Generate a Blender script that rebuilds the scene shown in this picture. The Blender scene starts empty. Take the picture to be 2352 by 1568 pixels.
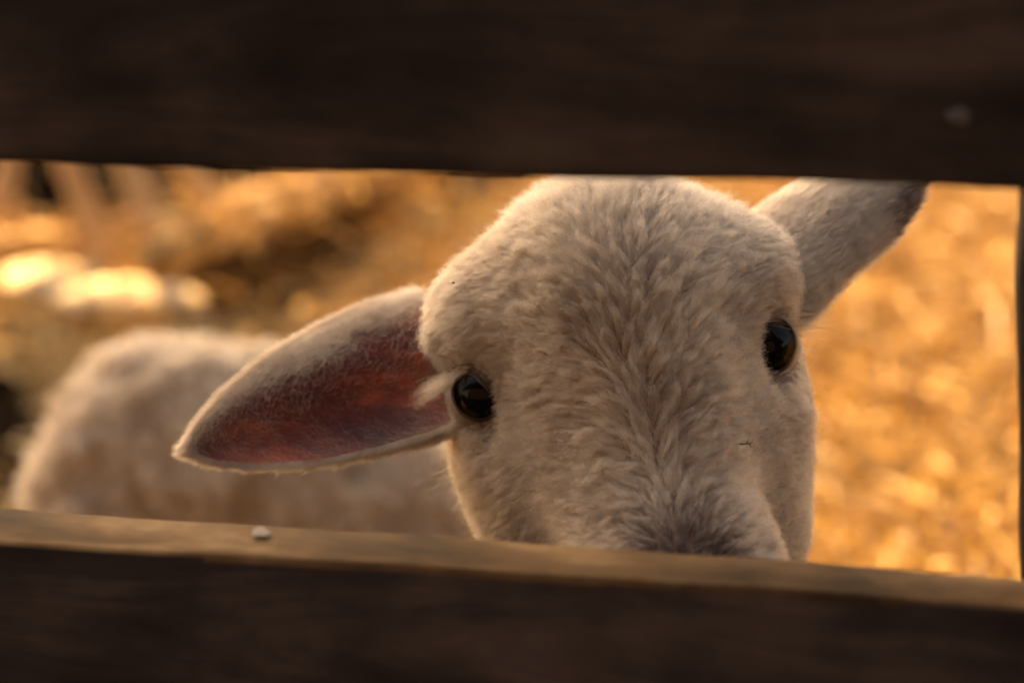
import bpy, math, random
import numpy as np
from mathutils import Vector, Matrix, kdtree
rng = np.random.default_rng(7)
random.seed(7)
D = bpy.data
S = bpy.context.scene
COL = S.collection
R = math.radians

# ---------------------------------------------------------------- camera
CAMZ, PITCH, LENS, FOCUS = 0.62, R(18), 70.0, 0.622
cam = D.objects.new('camera', D.cameras.new('camera'))
COL.objects.link(cam)
cam.location = (0, 0, CAMZ)
cam.rotation_euler = (math.pi/2 - PITCH, 0, 0)
cam.data.lens = LENS
cam.data.sensor_width = 36
cam.data.clip_start = 0.02
cam.data.clip_end = 500
cam.data.dof.use_dof = True
cam.data.dof.focus_distance = FOCUS - 0.006
cam.data.dof.aperture_fstop = 5.6
S.camera = cam
# ---------------------------------------------------------------- sky and sun
SUN_EL, SUN_AZ = R(35), R(-24)          # azimuth from +Y towards +X : the sun stands behind the lambs, to the left
w = D.worlds.new('World'); S.world = w; w.use_nodes = True
nt = w.node_tree; bgn = nt.nodes['Background']
sky = nt.nodes.new('ShaderNodeTexSky'); sky.sky_type = 'NISHITA'; sky.sun_disc = False
sky.sun_elevation = SUN_EL; sky.sun_rotation = SUN_AZ
sky.dust_density = 3.0
nt.links.new(sky.outputs[0], bgn.inputs[0]); bgn.inputs[1].default_value = 0.085
sl = D.lights.new('sun', 'SUN'); sl.energy = 4.0; sl.angle = R(0.5); sl.color = (1, .70, .36)
sun = D.objects.new('sun', sl); COL.objects.link(sun)
sdir = Vector((math.sin(SUN_AZ)*math.cos(SUN_EL), math.cos(SUN_AZ)*math.cos(SUN_EL), math.sin(SUN_EL)))
sun.rotation_euler = sdir.to_track_quat('Z', 'Y').to_euler()
vs = S.view_settings
S.display_settings.display_device = 'sRGB'
vs.view_transform = 'Standard'; vs.look = 'None'; vs.gamma = 1; vs.exposure = 2.22
vs.use_white_balance = True; vs.white_balance_temperature = 12500; vs.white_balance_tint = 19
S.cycles.use_denoising = True
S.cycles.max_bounces = 10
S.cycles.transmission_bounces = 8
try: S.cycles_curves.shape = 'RIBBONS'
except Exception: pass

# ---------------------------------------------------------------- pixel <-> world (2352 x 1568 photograph pixels), used to read positions off
FW = np.array([0, math.cos(PITCH), -math.sin(PITCH)]); UP = np.array([0, math.sin(PITCH), math.cos(PITCH)]); RT = np.array([1., 0, 0])
CAM = np.array([0, 0, CAMZ]); PXM = 36/LENS/2352
def ray(px, py): return FW + RT*(px-1176)*PXM + UP*(784-py)*PXM
def at(px, py, d): return CAM + ray(px, py)*d
def on_ground(px, py, z=0.0):
    r = ray(px, py); return CAM + r*((z-CAMZ)/r[2])

# ---------------------------------------------------------------- helpers
def tag(o, label=None, cat=None, group=None, kind=None):
    if label: o['label'] = label
    if cat: o['category'] = cat
    if group: o['group'] = group
    if kind: o['kind'] = kind
    return o
def empty(name, loc):
    o = D.objects.new(name, None); COL.objects.link(o); o.location = loc; o.empty_display_size = .02
    return o
def mesh_obj(name, V, F, mats, parent=None, smooth=True, fmat=None):
    me = D.meshes.new(name)
    V = np.asarray(V, float)
    if parent is not None: V = V - np.array(parent_loc(parent))
    if isinstance(F, np.ndarray):
        k = F.shape[1]
        me.vertices.add(len(V)); me.vertices.foreach_set('co', V.astype(np.float32).ravel())
        me.loops.add(F.size); me.loops.foreach_set('vertex_index', F.astype(np.int32).ravel())
        me.polygons.add(len(F)); me.polygons.foreach_set('loop_start', np.arange(0, F.size, k, dtype=np.int32))
        me.update(calc_edges=True); me.validate()
    else:
        me.from_pydata(V.tolist(), [], F); me.update()
    for m in (mats if isinstance(mats, (list, tuple)) else [mats]): me.materials.append(m)
    if fmat is not None: me.polygons.foreach_set('material_index', np.asarray(fmat, np.int32))
    me.polygons.foreach_set('use_smooth', np.full(len(me.polygons), smooth))
    o = D.objects.new(name, me); COL.objects.link(o)
    if parent is not None: o.parent = parent
    return o
def parent_loc(p):
    l = np.zeros(3)
    while p is not None:
        l = l + np.array(p.location); p = p.parent
    return l
def nrm(v): return v/np.maximum(np.linalg.norm(v, axis=-1, keepdims=True), 1e-12)
def vnoise(P, f, seed=0, octv=3):
    """cheap smooth pseudo-noise, sum of rotated sines, about -1..1"""
    r = np.random.default_rng(seed); out = np.zeros(len(P)); amp = 1; tot = 0
    for o in range(octv):
        for k in range(4):
            d = nrm(r.normal(size=3)); out += amp*np.sin(P@d*f*(1+.5*r.random()) + r.random()*6.28 + 1.7*np.sin(P@nrm(r.normal(size=3))*f*.7+k)); tot += amp*.5
        f *= 2.03; amp *= .55
    return out/tot/1.2

# ---------------------------------------------------------------- materials
def new_mat(name):
    m = D.materials.new(name); m.use_nodes = True
    return m, m.node_tree, m.node_tree.nodes['Principled BSDF']
def ramp(nt, fac, stops):
    r = nt.nodes.new('ShaderNodeValToRGB'); e = r.color_ramp.elements
    while len(e) < len(stops): e.new(.5)
    for el, (p, c) in zip(e, stops): el.position = p; el.color = (*c, 1)
    nt.links.new(fac, r.inputs[0]); return r.outputs[0]
def noise(nt, scale, detail=4, rough=.55, vec=None, dist=0):
    n = nt.nodes.new('ShaderNodeTexNoise'); n.inputs['Scale'].default_value = scale
    n.inputs['Detail'].default_value = detail; n.inputs['Roughness'].default_value = rough; n.inputs['Distortion'].default_value = dist
    if vec is not None: nt.links.new(vec, n.inputs['Vector'])
    return n.outputs[0]
def mapped(nt, scale):
    tc = nt.nodes.new('ShaderNodeTexCoord'); mp = nt.nodes.new('ShaderNodeMapping'); mp.inputs['Scale'].default_value = scale
    nt.links.new(tc.outputs['Object'], mp.inputs[0]); return mp.outputs[0]
def bump(nt, bs, h, strength, dist):
    b = nt.nodes.new('ShaderNodeBump'); b.inputs['Strength'].default_value = strength; b.inputs['Distance'].default_value = dist
    nt.links.new(h, b.inputs['Height']); nt.links.new(b.outputs[0], bs.inputs['Normal'])

def hair_mat(name, c0, c1, rough=.4, patch=1.0, pscale=38, pdark=(.70, .64, .62)):
    """hair: mostly diffuse fibre with some light passing through and a soft sheen; shade varies hair by hair"""
    m, nt, bs = new_mat(name); nt.nodes.remove(bs)
    out = nt.nodes['Material Output']
    hi = nt.nodes.new('ShaderNodeHairInfo')
    col = ramp(nt, hi.outputs['Random'], [(0, c0), (1, c1)])
    g = nt.nodes.new('ShaderNodeNewGeometry')
    pn = noise(nt, pscale, 3, .55, g.outputs['Position'])
    sh = ramp(nt, pn, [(.38, pdark), (.58, (1, 1, 1))])
    mu = nt.nodes.new('ShaderNodeMix'); mu.data_type = 'RGBA'; mu.blend_type = 'MULTIPLY'; mu.inputs[0].default_value = patch
    nt.links.new(col, mu.inputs[6]); nt.links.new(sh, mu.inputs[7]); col = mu.outputs[2]
    df = nt.nodes.new('ShaderNodeBsdfDiffuse'); tr = nt.nodes.new('ShaderNodeBsdfTranslucent'); gl = nt.nodes.new('ShaderNodeBsdfHair')
    gl.inputs['RoughnessU'].default_value = .35; gl.inputs['RoughnessV'].default_value = .9; gl.inputs['Color'].default_value = (.9, .85, .8, 1)
    m1 = nt.nodes.new('ShaderNodeMixShader'); m1.inputs[0].default_value = .30; m2 = nt.nodes.new('ShaderNodeMixShader'); m2.inputs[0].default_value = .12
    nt.links.new(col, df.inputs[0]); nt.links.new(col, tr.inputs[0])
    nt.links.new(df.outputs[0], m1.inputs[1]); nt.links.new(tr.outputs[0], m1.inputs[2]); nt.links.new(m1.outputs[0], m2.inputs[1]); nt.links.new(gl.outputs[0], m2.inputs[2])
    h = nt.nodes.new('ShaderNodeBsdfHairPrincipled'); h.model = 'CHIANG'; h.parametrization = 'COLOR'; nt.links.new(col, h.inputs['Color'])
    h.inputs['Roughness'].default_value = rough; h.inputs['Radial Roughness'].default_value = .6; h.inputs['Coat'].default_value = 0
    m3 = nt.nodes.new('ShaderNodeMixShader'); m3.inputs[0].default_value = .5
    nt.links.new(m2.outputs[0], m3.inputs[1]); nt.links.new(h.outputs[0], m3.inputs[2]); nt.links.new(m3.outputs[0], out.inputs[0])
    return m
def simple(name, col, rough=.6, spec=.4):
    m, nt, bs = new_mat(name); bs.inputs['Base Color'].default_value = (*col, 1); bs.inputs['Roughness'].default_value = rough
    bs.inputs['Specular IOR Level'].default_value = spec
    return m
def mottled(name, stops, scale, rough=.8, bstr=.4, bdist=.003, vscale=(1, 1, 1), spec=.3, detail=5):
    m, nt, bs = new_mat(name); v = mapped(nt, vscale); n = noise(nt, scale, detail, .6, v)
    nt.links.new(ramp(nt, n, stops), bs.inputs['Base Color']); bs.inputs['Roughness'].default_value = rough
    bs.inputs['Specular IOR Level'].default_value = spec
    bump(nt, bs, n, bstr, bdist); return m

M_wool = hair_mat('lamb_hair', (.60, .49, .39), (.92, .82, .69))
M_lidhair = hair_mat('lid_hair', (.20, .13, .11), (.50, .38, .30))
M_nose = hair_mat('nose_hair', (.08, .05, .045), (.34, .24, .20))
M_wool2 = hair_mat('resting_lamb_hair', (.70, .58, .46), (.95, .86, .73), pscale=30, pdark=(.60, .52, .48))
M_lash = hair_mat('lash_hair', (.5, .38, .28), (.8, .68, .55))
M_skin = mottled('lamb_skin', [(.3, (.17, .115, .09)), (.7, (.26, .185, .145))], 90, .7)
M_skin2 = mottled('fleece_skin', [(.3, (.40, .29, .20)), (.7, (.55, .42, .30))], 60, .8)
M_lid = mottled('eyelid_skin', [(.3, (.03, .017, .015)), (.7, (.07, .038, .03))], 200, .4)
def eye_mat():
    m, nt, bs = new_mat('eye_gloss')
    bs.inputs['Base Color'].default_value = (.002, .0015, .0015, 1); bs.inputs['Roughness'].default_value = .04
    bs.inputs['IOR'].default_value = 1.17; bs.inputs['Coat Weight'].default_value = 0; bs.inputs['Specular IOR Level'].default_value = .5
    bs.inputs['Specular IOR Level'].default_value = 0
    g = nt.nodes.new('ShaderNodeBsdfGlossy'); g.inputs['Roughness'].default_value = .03; mx = nt.nodes.new('ShaderNodeMixShader'); mx.inputs[0].default_value = .02
    nt.links.new(bs.outputs[0], mx.inputs[1]); nt.links.new(g.outputs[0], mx.inputs[2]); nt.links.new(mx.outputs[0], nt.nodes['Material Output'].inputs[0])
    return m
M_eye = eye_mat()
def ear_mat():
    m, nt, bs = new_mat('ear_inner_skin')
    v = mapped(nt, (.35, .6, 1.5)); n = noise(nt, 45, 5, .6, v, .4)
    col = ramp(nt, n, [(.38, (.09, .04, .05)), (.50, (.26, .08, .075)), (.62, (.85, .22, .13))])
    nt.links.new(col, bs.inputs['Base Color']); bs.inputs['Roughness'].default_value = .5
    tr = nt.nodes.new('ShaderNodeBsdfTranslucent'); tr.inputs[0].default_value = (.70, .16, .10, 1)
    mx = nt.nodes.new('ShaderNodeMixShader'); mx.inputs[0].default_value = .45
    nt.links.new(bs.outputs[0], mx.inputs[1]); nt.links.new(tr.outputs[0], mx.inputs[2])
    nt.links.new(mx.outputs[0], nt.nodes['Material Output'].inputs[0]); return m
M_ear = ear_mat()

# ---------------------------------------------------------------- signed distance modelling
def sd_ell(P, c, r, Rm=None):
    q = P - np.asarray(c)
    if Rm is not None: q = q@Rm
    r = np.asarray(r, float); k0 = np.linalg.norm(q/r, axis=1); k1 = np.linalg.norm(q/(r*r), axis=1)
    return k0*(k0-1)/np.maximum(k1, 1e-9)
def sd_cone(P, a, b, ra, rb):
    a = np.asarray(a, float); b = np.asarray(b, float); ab = b-a
    t = np.clip((P-a)@ab/(ab@ab), 0, 1)
    return np.linalg.norm(P-a-t[:, None]*ab, axis=1) - (ra+(rb-ra)*t)
def smin(a, b, k):
    h = np.clip(.5+.5*(b-a)/k, 0, 1); return b*(1-h)+a*h-k*h*(1-h)
def smax(a, b, k): return -smin(-a, -b, k)
def surface_nets(f, lo, hi, h):
    lo = np.array(lo, float); n = np.ceil((np.array(hi)-lo)/h).astype(int)+1
    # coarse pass to skip empty space
    ax = [lo[i]+np.arange(n[i])*h for i in range(3)]
    G = np.full(n, 1.0, np.float32); B = 8
    cb = [np.arange(0, n[i], B) for i in range(3)]
    I, J, K = np.meshgrid(*cb, indexing='ij'); cen = np.stack([lo[0]+(I+B/2)*h, lo[1]+(J+B/2)*h, lo[2]+(K+B/2)*h], -1).reshape(-1, 3)
    dc = f(cen); near = np.abs(dc) < B*h*1.25
    Gs = np.where(dc < 0, -1, 1)
    for (i, j, k), s, nr in zip(np.stack([I, J, K], -1).reshape(-1, 3), Gs, near):
        sl = (slice(i, min(i+B, n[0])), slice(j, min(j+B, n[1])), slice(k, min(k+B, n[2])))
        if not nr: G[sl] = s; continue
        X, Y, Z = np.meshgrid(ax[0][sl[0]], ax[1][sl[1]], ax[2][sl[2]], indexing='ij')
        G[sl] = f(np.stack([X, Y, Z], -1).reshape(-1, 3)).reshape(X.shape)
    ins = G < 0
    c = ins[:-1, :-1, :-1].astype(np.int8)
    tot = np.zeros([m-1 for m in n], np.int8)
    for a in (0, 1):
        for b in (0, 1):
            for d in (0, 1): tot += ins[a:n[0]-1+a, b:n[1]-1+b, d:n[2]-1+d]
    act = (tot > 0) & (tot < 8)
    idx = np.full(act.shape, -1, np.int64); cells = np.argwhere(act); idx[act] = np.arange(len(cells))
    acc = np.zeros((len(cells), 3)); cnt = np.zeros(len(cells))
    cor = [(a, b, d) for a in (0, 1) for b in (0, 1) for d in (0, 1)]
    for c0 in cor:
        for axn in range(3):
            if c0[axn] == 1: continue
            c1 = list(c0); c1[axn] = 1
            g0 = G[cells[:, 0]+c0[0], cells[:, 1]+c0[1], cells[:, 2]+c0[2]]; g1 = G[cells[:, 0]+c1[0], cells[:, 1]+c1[1], cells[:, 2]+c1[2]]
            mk = (g0 < 0) != (g1 < 0); t = np.where(mk, g0/np.where(mk, g0-g1, 1), 0)
            p = np.array(c0, float)[None].repeat(len(cells), 0); p[:, axn] = t
            acc += p*mk[:, None]; cnt += mk
    V = lo+(cells+acc/np.maximum(cnt, 1)[:, None])*h
    F = []
    for axn in range(3):
        u, v = [(1, 2), (2, 0), (0, 1)][axn]
        s0 = [slice(1, n[0]-1), slice(1, n[1]-1), slice(1, n[2]-1)]; s0[axn] = slice(0, n[axn]-1)
        s1 = list(s0); s1[axn] = slice(1, n[axn])
        a = ins[tuple(s0)]; b = ins[tuple(s1)]
        for flip, mk in ((False, a & ~b), (True, ~a & b)):
            e = np.argwhere(mk)
            e = e + np.array([s0[i].start for i in range(3)])
            def q(du, dv):
                c = e.copy(); c[:, u] -= du; c[:, v] -= dv; return idx[c[:, 0], c[:, 1], c[:, 2]]
            f4 = np.stack([q(1, 1), q(0, 1), q(0, 0), q(1, 0)], 1)
            if flip: f4 = f4[:, ::-1]
            F.append(f4)
    F = np.concatenate(F); F = F[(F >= 0).all(1)]
    for _ in range(2):
        g = grad(f, V); V = V - g*f(V)[:, None]*.8
    return V, F
def grad(f, P, e=4e-4):
    g = np.stack([f(P+np.eye(3)[i]*e)-f(P-np.eye(3)[i]*e) for i in range(3)], 1)/(2*e)
    return nrm(g)

# ---------------------------------------------------------------- fur
def sample_mesh(V, F, weight, count):
    T = np.concatenate([F[:, [0, 1, 2]], F[:, [0, 2, 3]]]) if F.shape[1] == 4 else F
    a, b, c = V[T[:, 0]], V[T[:, 1]], V[T[:, 2]]
    ar = .5*np.linalg.norm(np.cross(b-a, c-a), axis=1)*weight((a+b+c)/3)
    pr = ar/ar.sum(); t = rng.choice(len(T), count, p=pr)
    u = rng.random((count, 2)); fl = u.sum(1) > 1; u[fl] = 1-u[fl]
    return a[t]+(b-a)[t]*u[:, :1]+(c-a)[t]*u[:, 1:], T[t], u
def knn1(C, P):
    kd = kdtree.KDTree(len(C))
    for i, c in enumerate(C): kd.insert(c, i)
    kd.balance()
    return np.array([kd.find(p)[1] for p in P])
def grow(P, N, T, L, tilt, K=7, curl=0.0, curlf=2.0, droop=0.0):
    """strand centre lines: start near the normal, lie over along T"""
    out = np.zeros((len(P), K, 3)); out[:, 0] = P - N*.0006; p = out[:, 0].copy()
    side = nrm(np.cross(N, T)); ph = rng.random(len(P))*6.28; fr = curlf*(.7+.6*rng.random(len(P)))
    for k in range(1, K):
        s = (k-.5)/(K-1); ang = tilt*(1-.55*s)
        d = nrm(N*np.sin(ang)[:, None]+T*np.cos(ang)[:, None]+np.array([0, 0, -droop*s]))
        d = nrm(d + side*(curl*np.sin(ph+fr*6.28*s))[:, None] + N*(curl*.6*np.cos(ph+fr*6.28*s))[:, None]) if curl > 0 else d
        p = p+d*(L/(K-1))[:, None]; out[:, k] = p
    return out
def clumped(P, N, T, L, tilt, nclump, strength, K=7, curl=.35, curlf=1.2, frizz=.12, jit=.25):
    """hairs gathered into nclump locks that follow a common wavy guide"""
    n = len(P); ci = rng.choice(n, min(nclump, n), replace=False)
    ja = rng.normal(size=len(ci))*jit
    Tc = nrm(T[ci]*np.cos(ja)[:, None]+np.cross(N[ci], T[ci])*np.sin(ja)[:, None])
    Gd = grow(P[ci], N[ci], Tc, L[ci]*(.85+.35*rng.random(len(ci))), tilt[ci]*(.75+.5*rng.random(len(ci))), K, curl, curlf)
    own = knn1(P[ci], P)
    jb = rng.normal(size=n)*.22
    To = nrm(T*np.cos(jb)[:, None]+np.cross(N, T)*np.sin(jb)[:, None])
    Own = grow(P, N, To, L*(.7+.5*rng.random(n)), tilt*(.7+.6*rng.random(n)), K, curl*.5, curlf)
    G = Gd[own]; s = np.linspace(0, 1, K)[None, :, None]
    lenf = (.75+.4*rng.random(n))[:, None, None]
    rel = (G-G[:, :1])*lenf
    off = (P-P[ci][own])[:, None, :]
    st = (strength*(.6+.6*rng.random(n)))[:, None, None]
    g = P[:, None, :]+rel-off*np.clip(st, 0, 1)*s**.8
    mix = np.clip(st*1.1, 0, 1)*s**.5
    out = Own*(1-mix)+g*mix
    out[:, 1:] += rng.normal(size=(n, K-1, 3))*(frizz*L[:, None, None])*s[:, 1:]*.18
    return out
def tufted(G, N, per, rad, conv=.8, fz=.10):
    """each guide strand becomes a fine tuft of `per` hairs that draw together towards the tip"""
    K = G.shape[1]; s = np.linspace(0, 1, K)[None, :, None]
    H = G.repeat(per, 0); Nn = N.repeat(per, 0); o = rng.normal(size=(len(H), 3))*rad; o = o-Nn*(o*Nn).sum(1, keepdims=True)
    L = np.linalg.norm(H[:, -1]-H[:, 0], axis=1)[:, None, None]
    H = H+o[:, None]*(1-conv*s**.7)
    H = H[:, :1]+(H-H[:, :1])*(.7+.5*rng.random((len(H), 1, 1)))
    H[:, 1:] += rng.normal(size=(len(H), K-1, 3))*fz*L*s[:, 1:]*.2
    return H
def hair_obj(name, strands, r0, r1, mat, parent, rad_scale=None):
    n, K, _ = strands.shape
    h = D.hair_curves.new(name); h.add_curves([K]*n)
    pts = strands.reshape(-1, 3)-np.array(parent_loc(parent))
    h.position_data.foreach_set('vector', pts.astype(np.float32).ravel())
    rad = np.linspace(r0, r1, K)[None].repeat(n, 0)
    if rad_scale is not None: rad = rad*rad_scale[:, None]
    at_ = h.attributes.get('radius') or h.attributes.new('radius', 'FLOAT', 'POINT')
    at_.data.foreach_set('value', rad.astype(np.float32).ravel())
    h.materials.append(mat)
    o = D.objects.new(name, h); COL.objects.link(o); o.parent = parent
    return o

# ================================================================ STRUCTURE: ground and sky light
def ground():
    nx = 220; xs = np.linspace(-1, 1, nx); xs = np.sign(xs)*np.abs(xs)**3*90; ys = xs+2.0
    X, Y = np.meshgrid(xs, ys, indexing='ij'); P = np.stack([X, Y, 0*X], -1).reshape(-1, 3)
    near = np.exp(-((P[:, 0]/4)**2+((P[:, 1]-2)/4)**2))
    P[:, 2] = (vnoise(P, 5, 3)*.018+vnoise(P, 17, 4)*.006)*near - .012
    i = np.arange(nx*nx).reshape(nx, nx)
    F = np.stack([i[:-1, :-1], i[1:, :-1], i[1:, 1:], i[:-1, 1:]], -1).reshape(-1, 4)
    m, nt, bs = new_mat('straw_litter_ground'); v = mapped(nt, (1, 1, 1))
    n = noise(nt, 14, 8, .7, v)
    nt.links.new(ramp(nt, n, [(.32, (.11, .06, .02)), (.48, (.32, .19, .055)), (.68, (.52, .34, .11))]), bs.inputs['Base Color'])
    tc = nt.nodes.new('ShaderNodeTexCoord'); sp = nt.nodes.new('ShaderNodeSeparateXYZ'); nt.links.new(tc.outputs['Object'], sp.inputs[0])
    mr = nt.nodes.new('ShaderNodeMapRange'); mr.inputs[1].default_value = .42; mr.inputs[2].default_value = .58; nt.links.new(sp.outputs[1], mr.inputs[0])
    earth = ramp(nt, noise(nt, 9, 6, .65, v), [(.35, (.022, .019, .018)), (.65, (.05, .042, .038))])
    mx = nt.nodes.new('ShaderNodeMix'); mx.data_type = 'RGBA'; old = bs.inputs['Base Color'].links[0].from_socket
    nt.links.new(mr.outputs[0], mx.inputs[0]); nt.links.new(earth, mx.inputs[6]); nt.links.new(old, mx.inputs[7]); nt.links.new(mx.outputs[2], bs.inputs['Base Color'])
    bs.inputs['Roughness'].default_value = .75; bump(nt, bs, n, .8, .02)
    tag(mesh_obj('ground', P, F, m), kind='structure')
ground()
def gz(P):
    near = np.exp(-((P[:, 0]/4)**2+((P[:, 1]-2)/4)**2)); Q = P*np.array([1, 1, 0])
    return (vnoise(Q, 5, 3)*.018+vnoise(Q, 17, 4)*.006)*near-.012
SHADE_BARE = [[on_ground(*p)[:2] for p in q] for q in (  # straw-free patches where shade is laid down as dark ground
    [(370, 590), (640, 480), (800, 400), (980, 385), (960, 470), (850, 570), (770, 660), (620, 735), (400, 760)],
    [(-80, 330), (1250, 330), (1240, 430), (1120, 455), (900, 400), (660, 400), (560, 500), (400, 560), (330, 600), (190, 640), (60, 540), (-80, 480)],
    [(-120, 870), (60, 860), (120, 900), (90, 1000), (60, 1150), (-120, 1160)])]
def inside(xy, poly):
    c = np.zeros(len(xy), bool); n = len(poly)
    for i in range(n):
        a, b = poly[i], poly[(i+1) % n]; k = ((a[1] > xy[:, 1]) != (b[1] > xy[:, 1])) & (xy[:, 0] < (b[0]-a[0])*(xy[:, 1]-a[1])/(b[1]-a[1]+1e-12)+a[0]); c ^= k
    return c
M_shade_soil = mottled('painted_shade_soil', [(.35, (.007, .0045, .003)), (.6, (.018, .011, .007)), (.75, (.05, .03, .018))], 16, 1, .9, .02, spec=0)  # near-black colour paints in the log's shadow and other shaded ground
for k, poly in enumerate(SHADE_BARE):
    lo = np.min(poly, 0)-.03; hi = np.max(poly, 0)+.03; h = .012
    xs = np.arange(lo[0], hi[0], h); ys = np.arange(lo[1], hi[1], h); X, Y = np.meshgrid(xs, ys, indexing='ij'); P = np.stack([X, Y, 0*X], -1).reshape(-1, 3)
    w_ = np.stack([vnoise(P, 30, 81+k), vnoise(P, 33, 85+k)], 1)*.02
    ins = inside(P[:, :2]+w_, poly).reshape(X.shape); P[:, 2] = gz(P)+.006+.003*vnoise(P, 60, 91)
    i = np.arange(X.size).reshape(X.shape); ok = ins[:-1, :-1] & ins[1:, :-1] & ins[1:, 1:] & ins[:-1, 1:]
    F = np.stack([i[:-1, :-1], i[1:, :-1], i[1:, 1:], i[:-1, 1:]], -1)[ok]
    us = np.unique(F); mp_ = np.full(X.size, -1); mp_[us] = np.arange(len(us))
    tag(mesh_obj('shade_soil', P[us], mp_[F], M_shade_soil), kind='structure')
def straw():
    n = 40000
    c = np.zeros((n, 3)); c[:, 0] = rng.normal(size=n)*.75+.15; c[:, 1] = .75+rng.random(n)**1.05*2.9
    c[:, 2] = rng.random(n)**2*.03+.002
    c[:, 0] *= (.5+.4*c[:, 1])
    kp = rng.random(n) < .03
    for poly in SHADE_BARE: kp = kp & True
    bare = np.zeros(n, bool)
    for poly in SHADE_BARE: bare |= inside(c[:, :2], poly)
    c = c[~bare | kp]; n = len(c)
    la, lb_ = on_ground(385, 588, .085), on_ground(960, 362, .07); m_ = 450; tt = rng.random((m_, 1))*1.1
    ex_ = la+(lb_-la)*tt+rng.normal(size=(m_, 3))*np.array([.03, .03, .006])+np.array([0, 0, .022])
    st_ = np.stack([rng.random(220)*.36-.72, 2.0+rng.random(220)*.3, .01+rng.random(220)*.04], 1)
    c = np.concatenate([c, ex_, st_]); n = len(c)
    a = rng.random(n)*math.pi*2; ln = .006+.05*rng.random(n)**2.2; el = rng.normal(size=n)*.42+.12
    d = np.stack([np.cos(a)*np.cos(el), np.sin(a)*np.cos(el), np.sin(el)], 1)
    s = nrm(np.cross(d, [0, 0, 1])); wd = (.0012+.0022*rng.random(n))[:, None]
    u = nrm(np.cross(s, d)); bend = (rng.random(n)*.008)[:, None]
    A, B = c-d*ln[:, None], c+d*ln[:, None]; Mid = c+u*bend
    V = np.stack([A-s*wd, A+s*wd, A+u*wd, Mid-s*wd, Mid+s*wd, Mid+u*wd, B-s*wd*.5, B+s*wd*.5, B+u*wd*.5], 1).reshape(-1, 3)
    b = np.arange(n)[:, None]*9
    q = []
    for o in (0, 3):
        for (e, f) in ((0, 1), (1, 2), (2, 0)): q.append(b+np.array([[o+e, o+f, o+3+f, o+3+e]]))
    F = np.concatenate(q)
    m, nt, bs = new_mat('dry_straw'); g = nt.nodes.new('ShaderNodeNewGeometry')
    nt.links.new(ramp(nt, g.outputs['Random Per Island'], [(0, (.13, .08, .03)), (.4, (.46, .31, .11)), (.8, (.78, .57, .24)), (1, (.92, .78, .48))]), bs.inputs['Base Color'])
    bs.inputs['Roughness'].default_value = .2
    tr = nt.nodes.new('ShaderNodeBsdfTranslucent'); tr.inputs[0].default_value = (.80, .54, .19, 1); mx = nt.nodes.new('ShaderNodeMixShader'); mx.inputs[0].default_value = .3
    nt.links.new(bs.outputs[0], mx.inputs[1]); nt.links.new(tr.outputs[0], mx.inputs[2]); nt.links.new(mx.outputs[0], nt.nodes['Material Output'].inputs[0])
    tag(mesh_obj('straw', V, F, m, smooth=False), 'loose dry golden straw scattered over the sunlit ground', 'straw', kind='stuff')
straw()

# ================================================================ STRUCTURE: the wooden fence between camera and lambs
YAW = R(11)
fc = at(1176, 784, .505); fdir = np.array([math.cos(YAW), -math.sin(YAW), 0]); fn = np.array([-math.sin(YAW), -math.cos(YAW), 0])   # right end nearer; fn faces the camera
def on_fence(px, py, off=0.0):
    r = ray(px, py); p0 = fc-fn*off; t = ((p0-CAM)@fn)/(r@fn); return CAM+r*t
def wood_mat(name, c0, c1, c2, seed):
    m, nt, bs = new_mat(name); tc = nt.nodes.new('ShaderNodeTexCoord')
    mp = nt.nodes.new('ShaderNodeMapping'); mp.inputs['Scale'].default_value = (6, 30, 30); mp.inputs['Location'].default_value = (seed, seed*2.3, 0)
    nt.links.new(tc.outputs['Object'], mp.inputs[0]); n = noise(nt, 1.0, 6, .65, mp.outputs[0], .6)
    n2 = noise(nt, 14, 4, .6, tc.outputs['Object'])
    mx = nt.nodes.new('ShaderNodeMath'); mx.operation = 'MULTIPLY_ADD'; mx.inputs[1].default_value = .6
    nt.links.new(n, mx.inputs[0])
    m2 = nt.nodes.new('ShaderNodeMath'); m2.operation = 'MULTIPLY'; m2.inputs[1].default_value = .4; nt.links.new(n2, m2.inputs[0]); nt.links.new(m2.outputs[0], mx.inputs[2])
    nt.links.new(ramp(nt, mx.outputs[0], [(.40, c0), (.5, c1), (.60, c2)]), bs.inputs['Base Color'])
    bs.inputs['Roughness'].default_value = .8; bs.inputs['Specular IOR Level'].default_value = .15
    bump(nt, bs, mx.outputs[0], .6, .002); return m
M_wood = wood_mat('dark_weathered_wood', (.016, .0125, .0135), (.036, .028, .027), (.080, .060, .052), 1)
M_wood_lit = wood_mat('lit_rail_top_wood', (.03, .017, .008), (.12, .068, .032), (.30, .19, .10), 5)  # lighter copy for the lower rail's top face, light put into the colour
fence = empty('wooden_fence', tuple(on_fence(1176, 784)*np.array([1, 1, 0])))
tag(fence, 'dark weathered plank fence in front with a gap the lamb looks through', 'fence')
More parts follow.
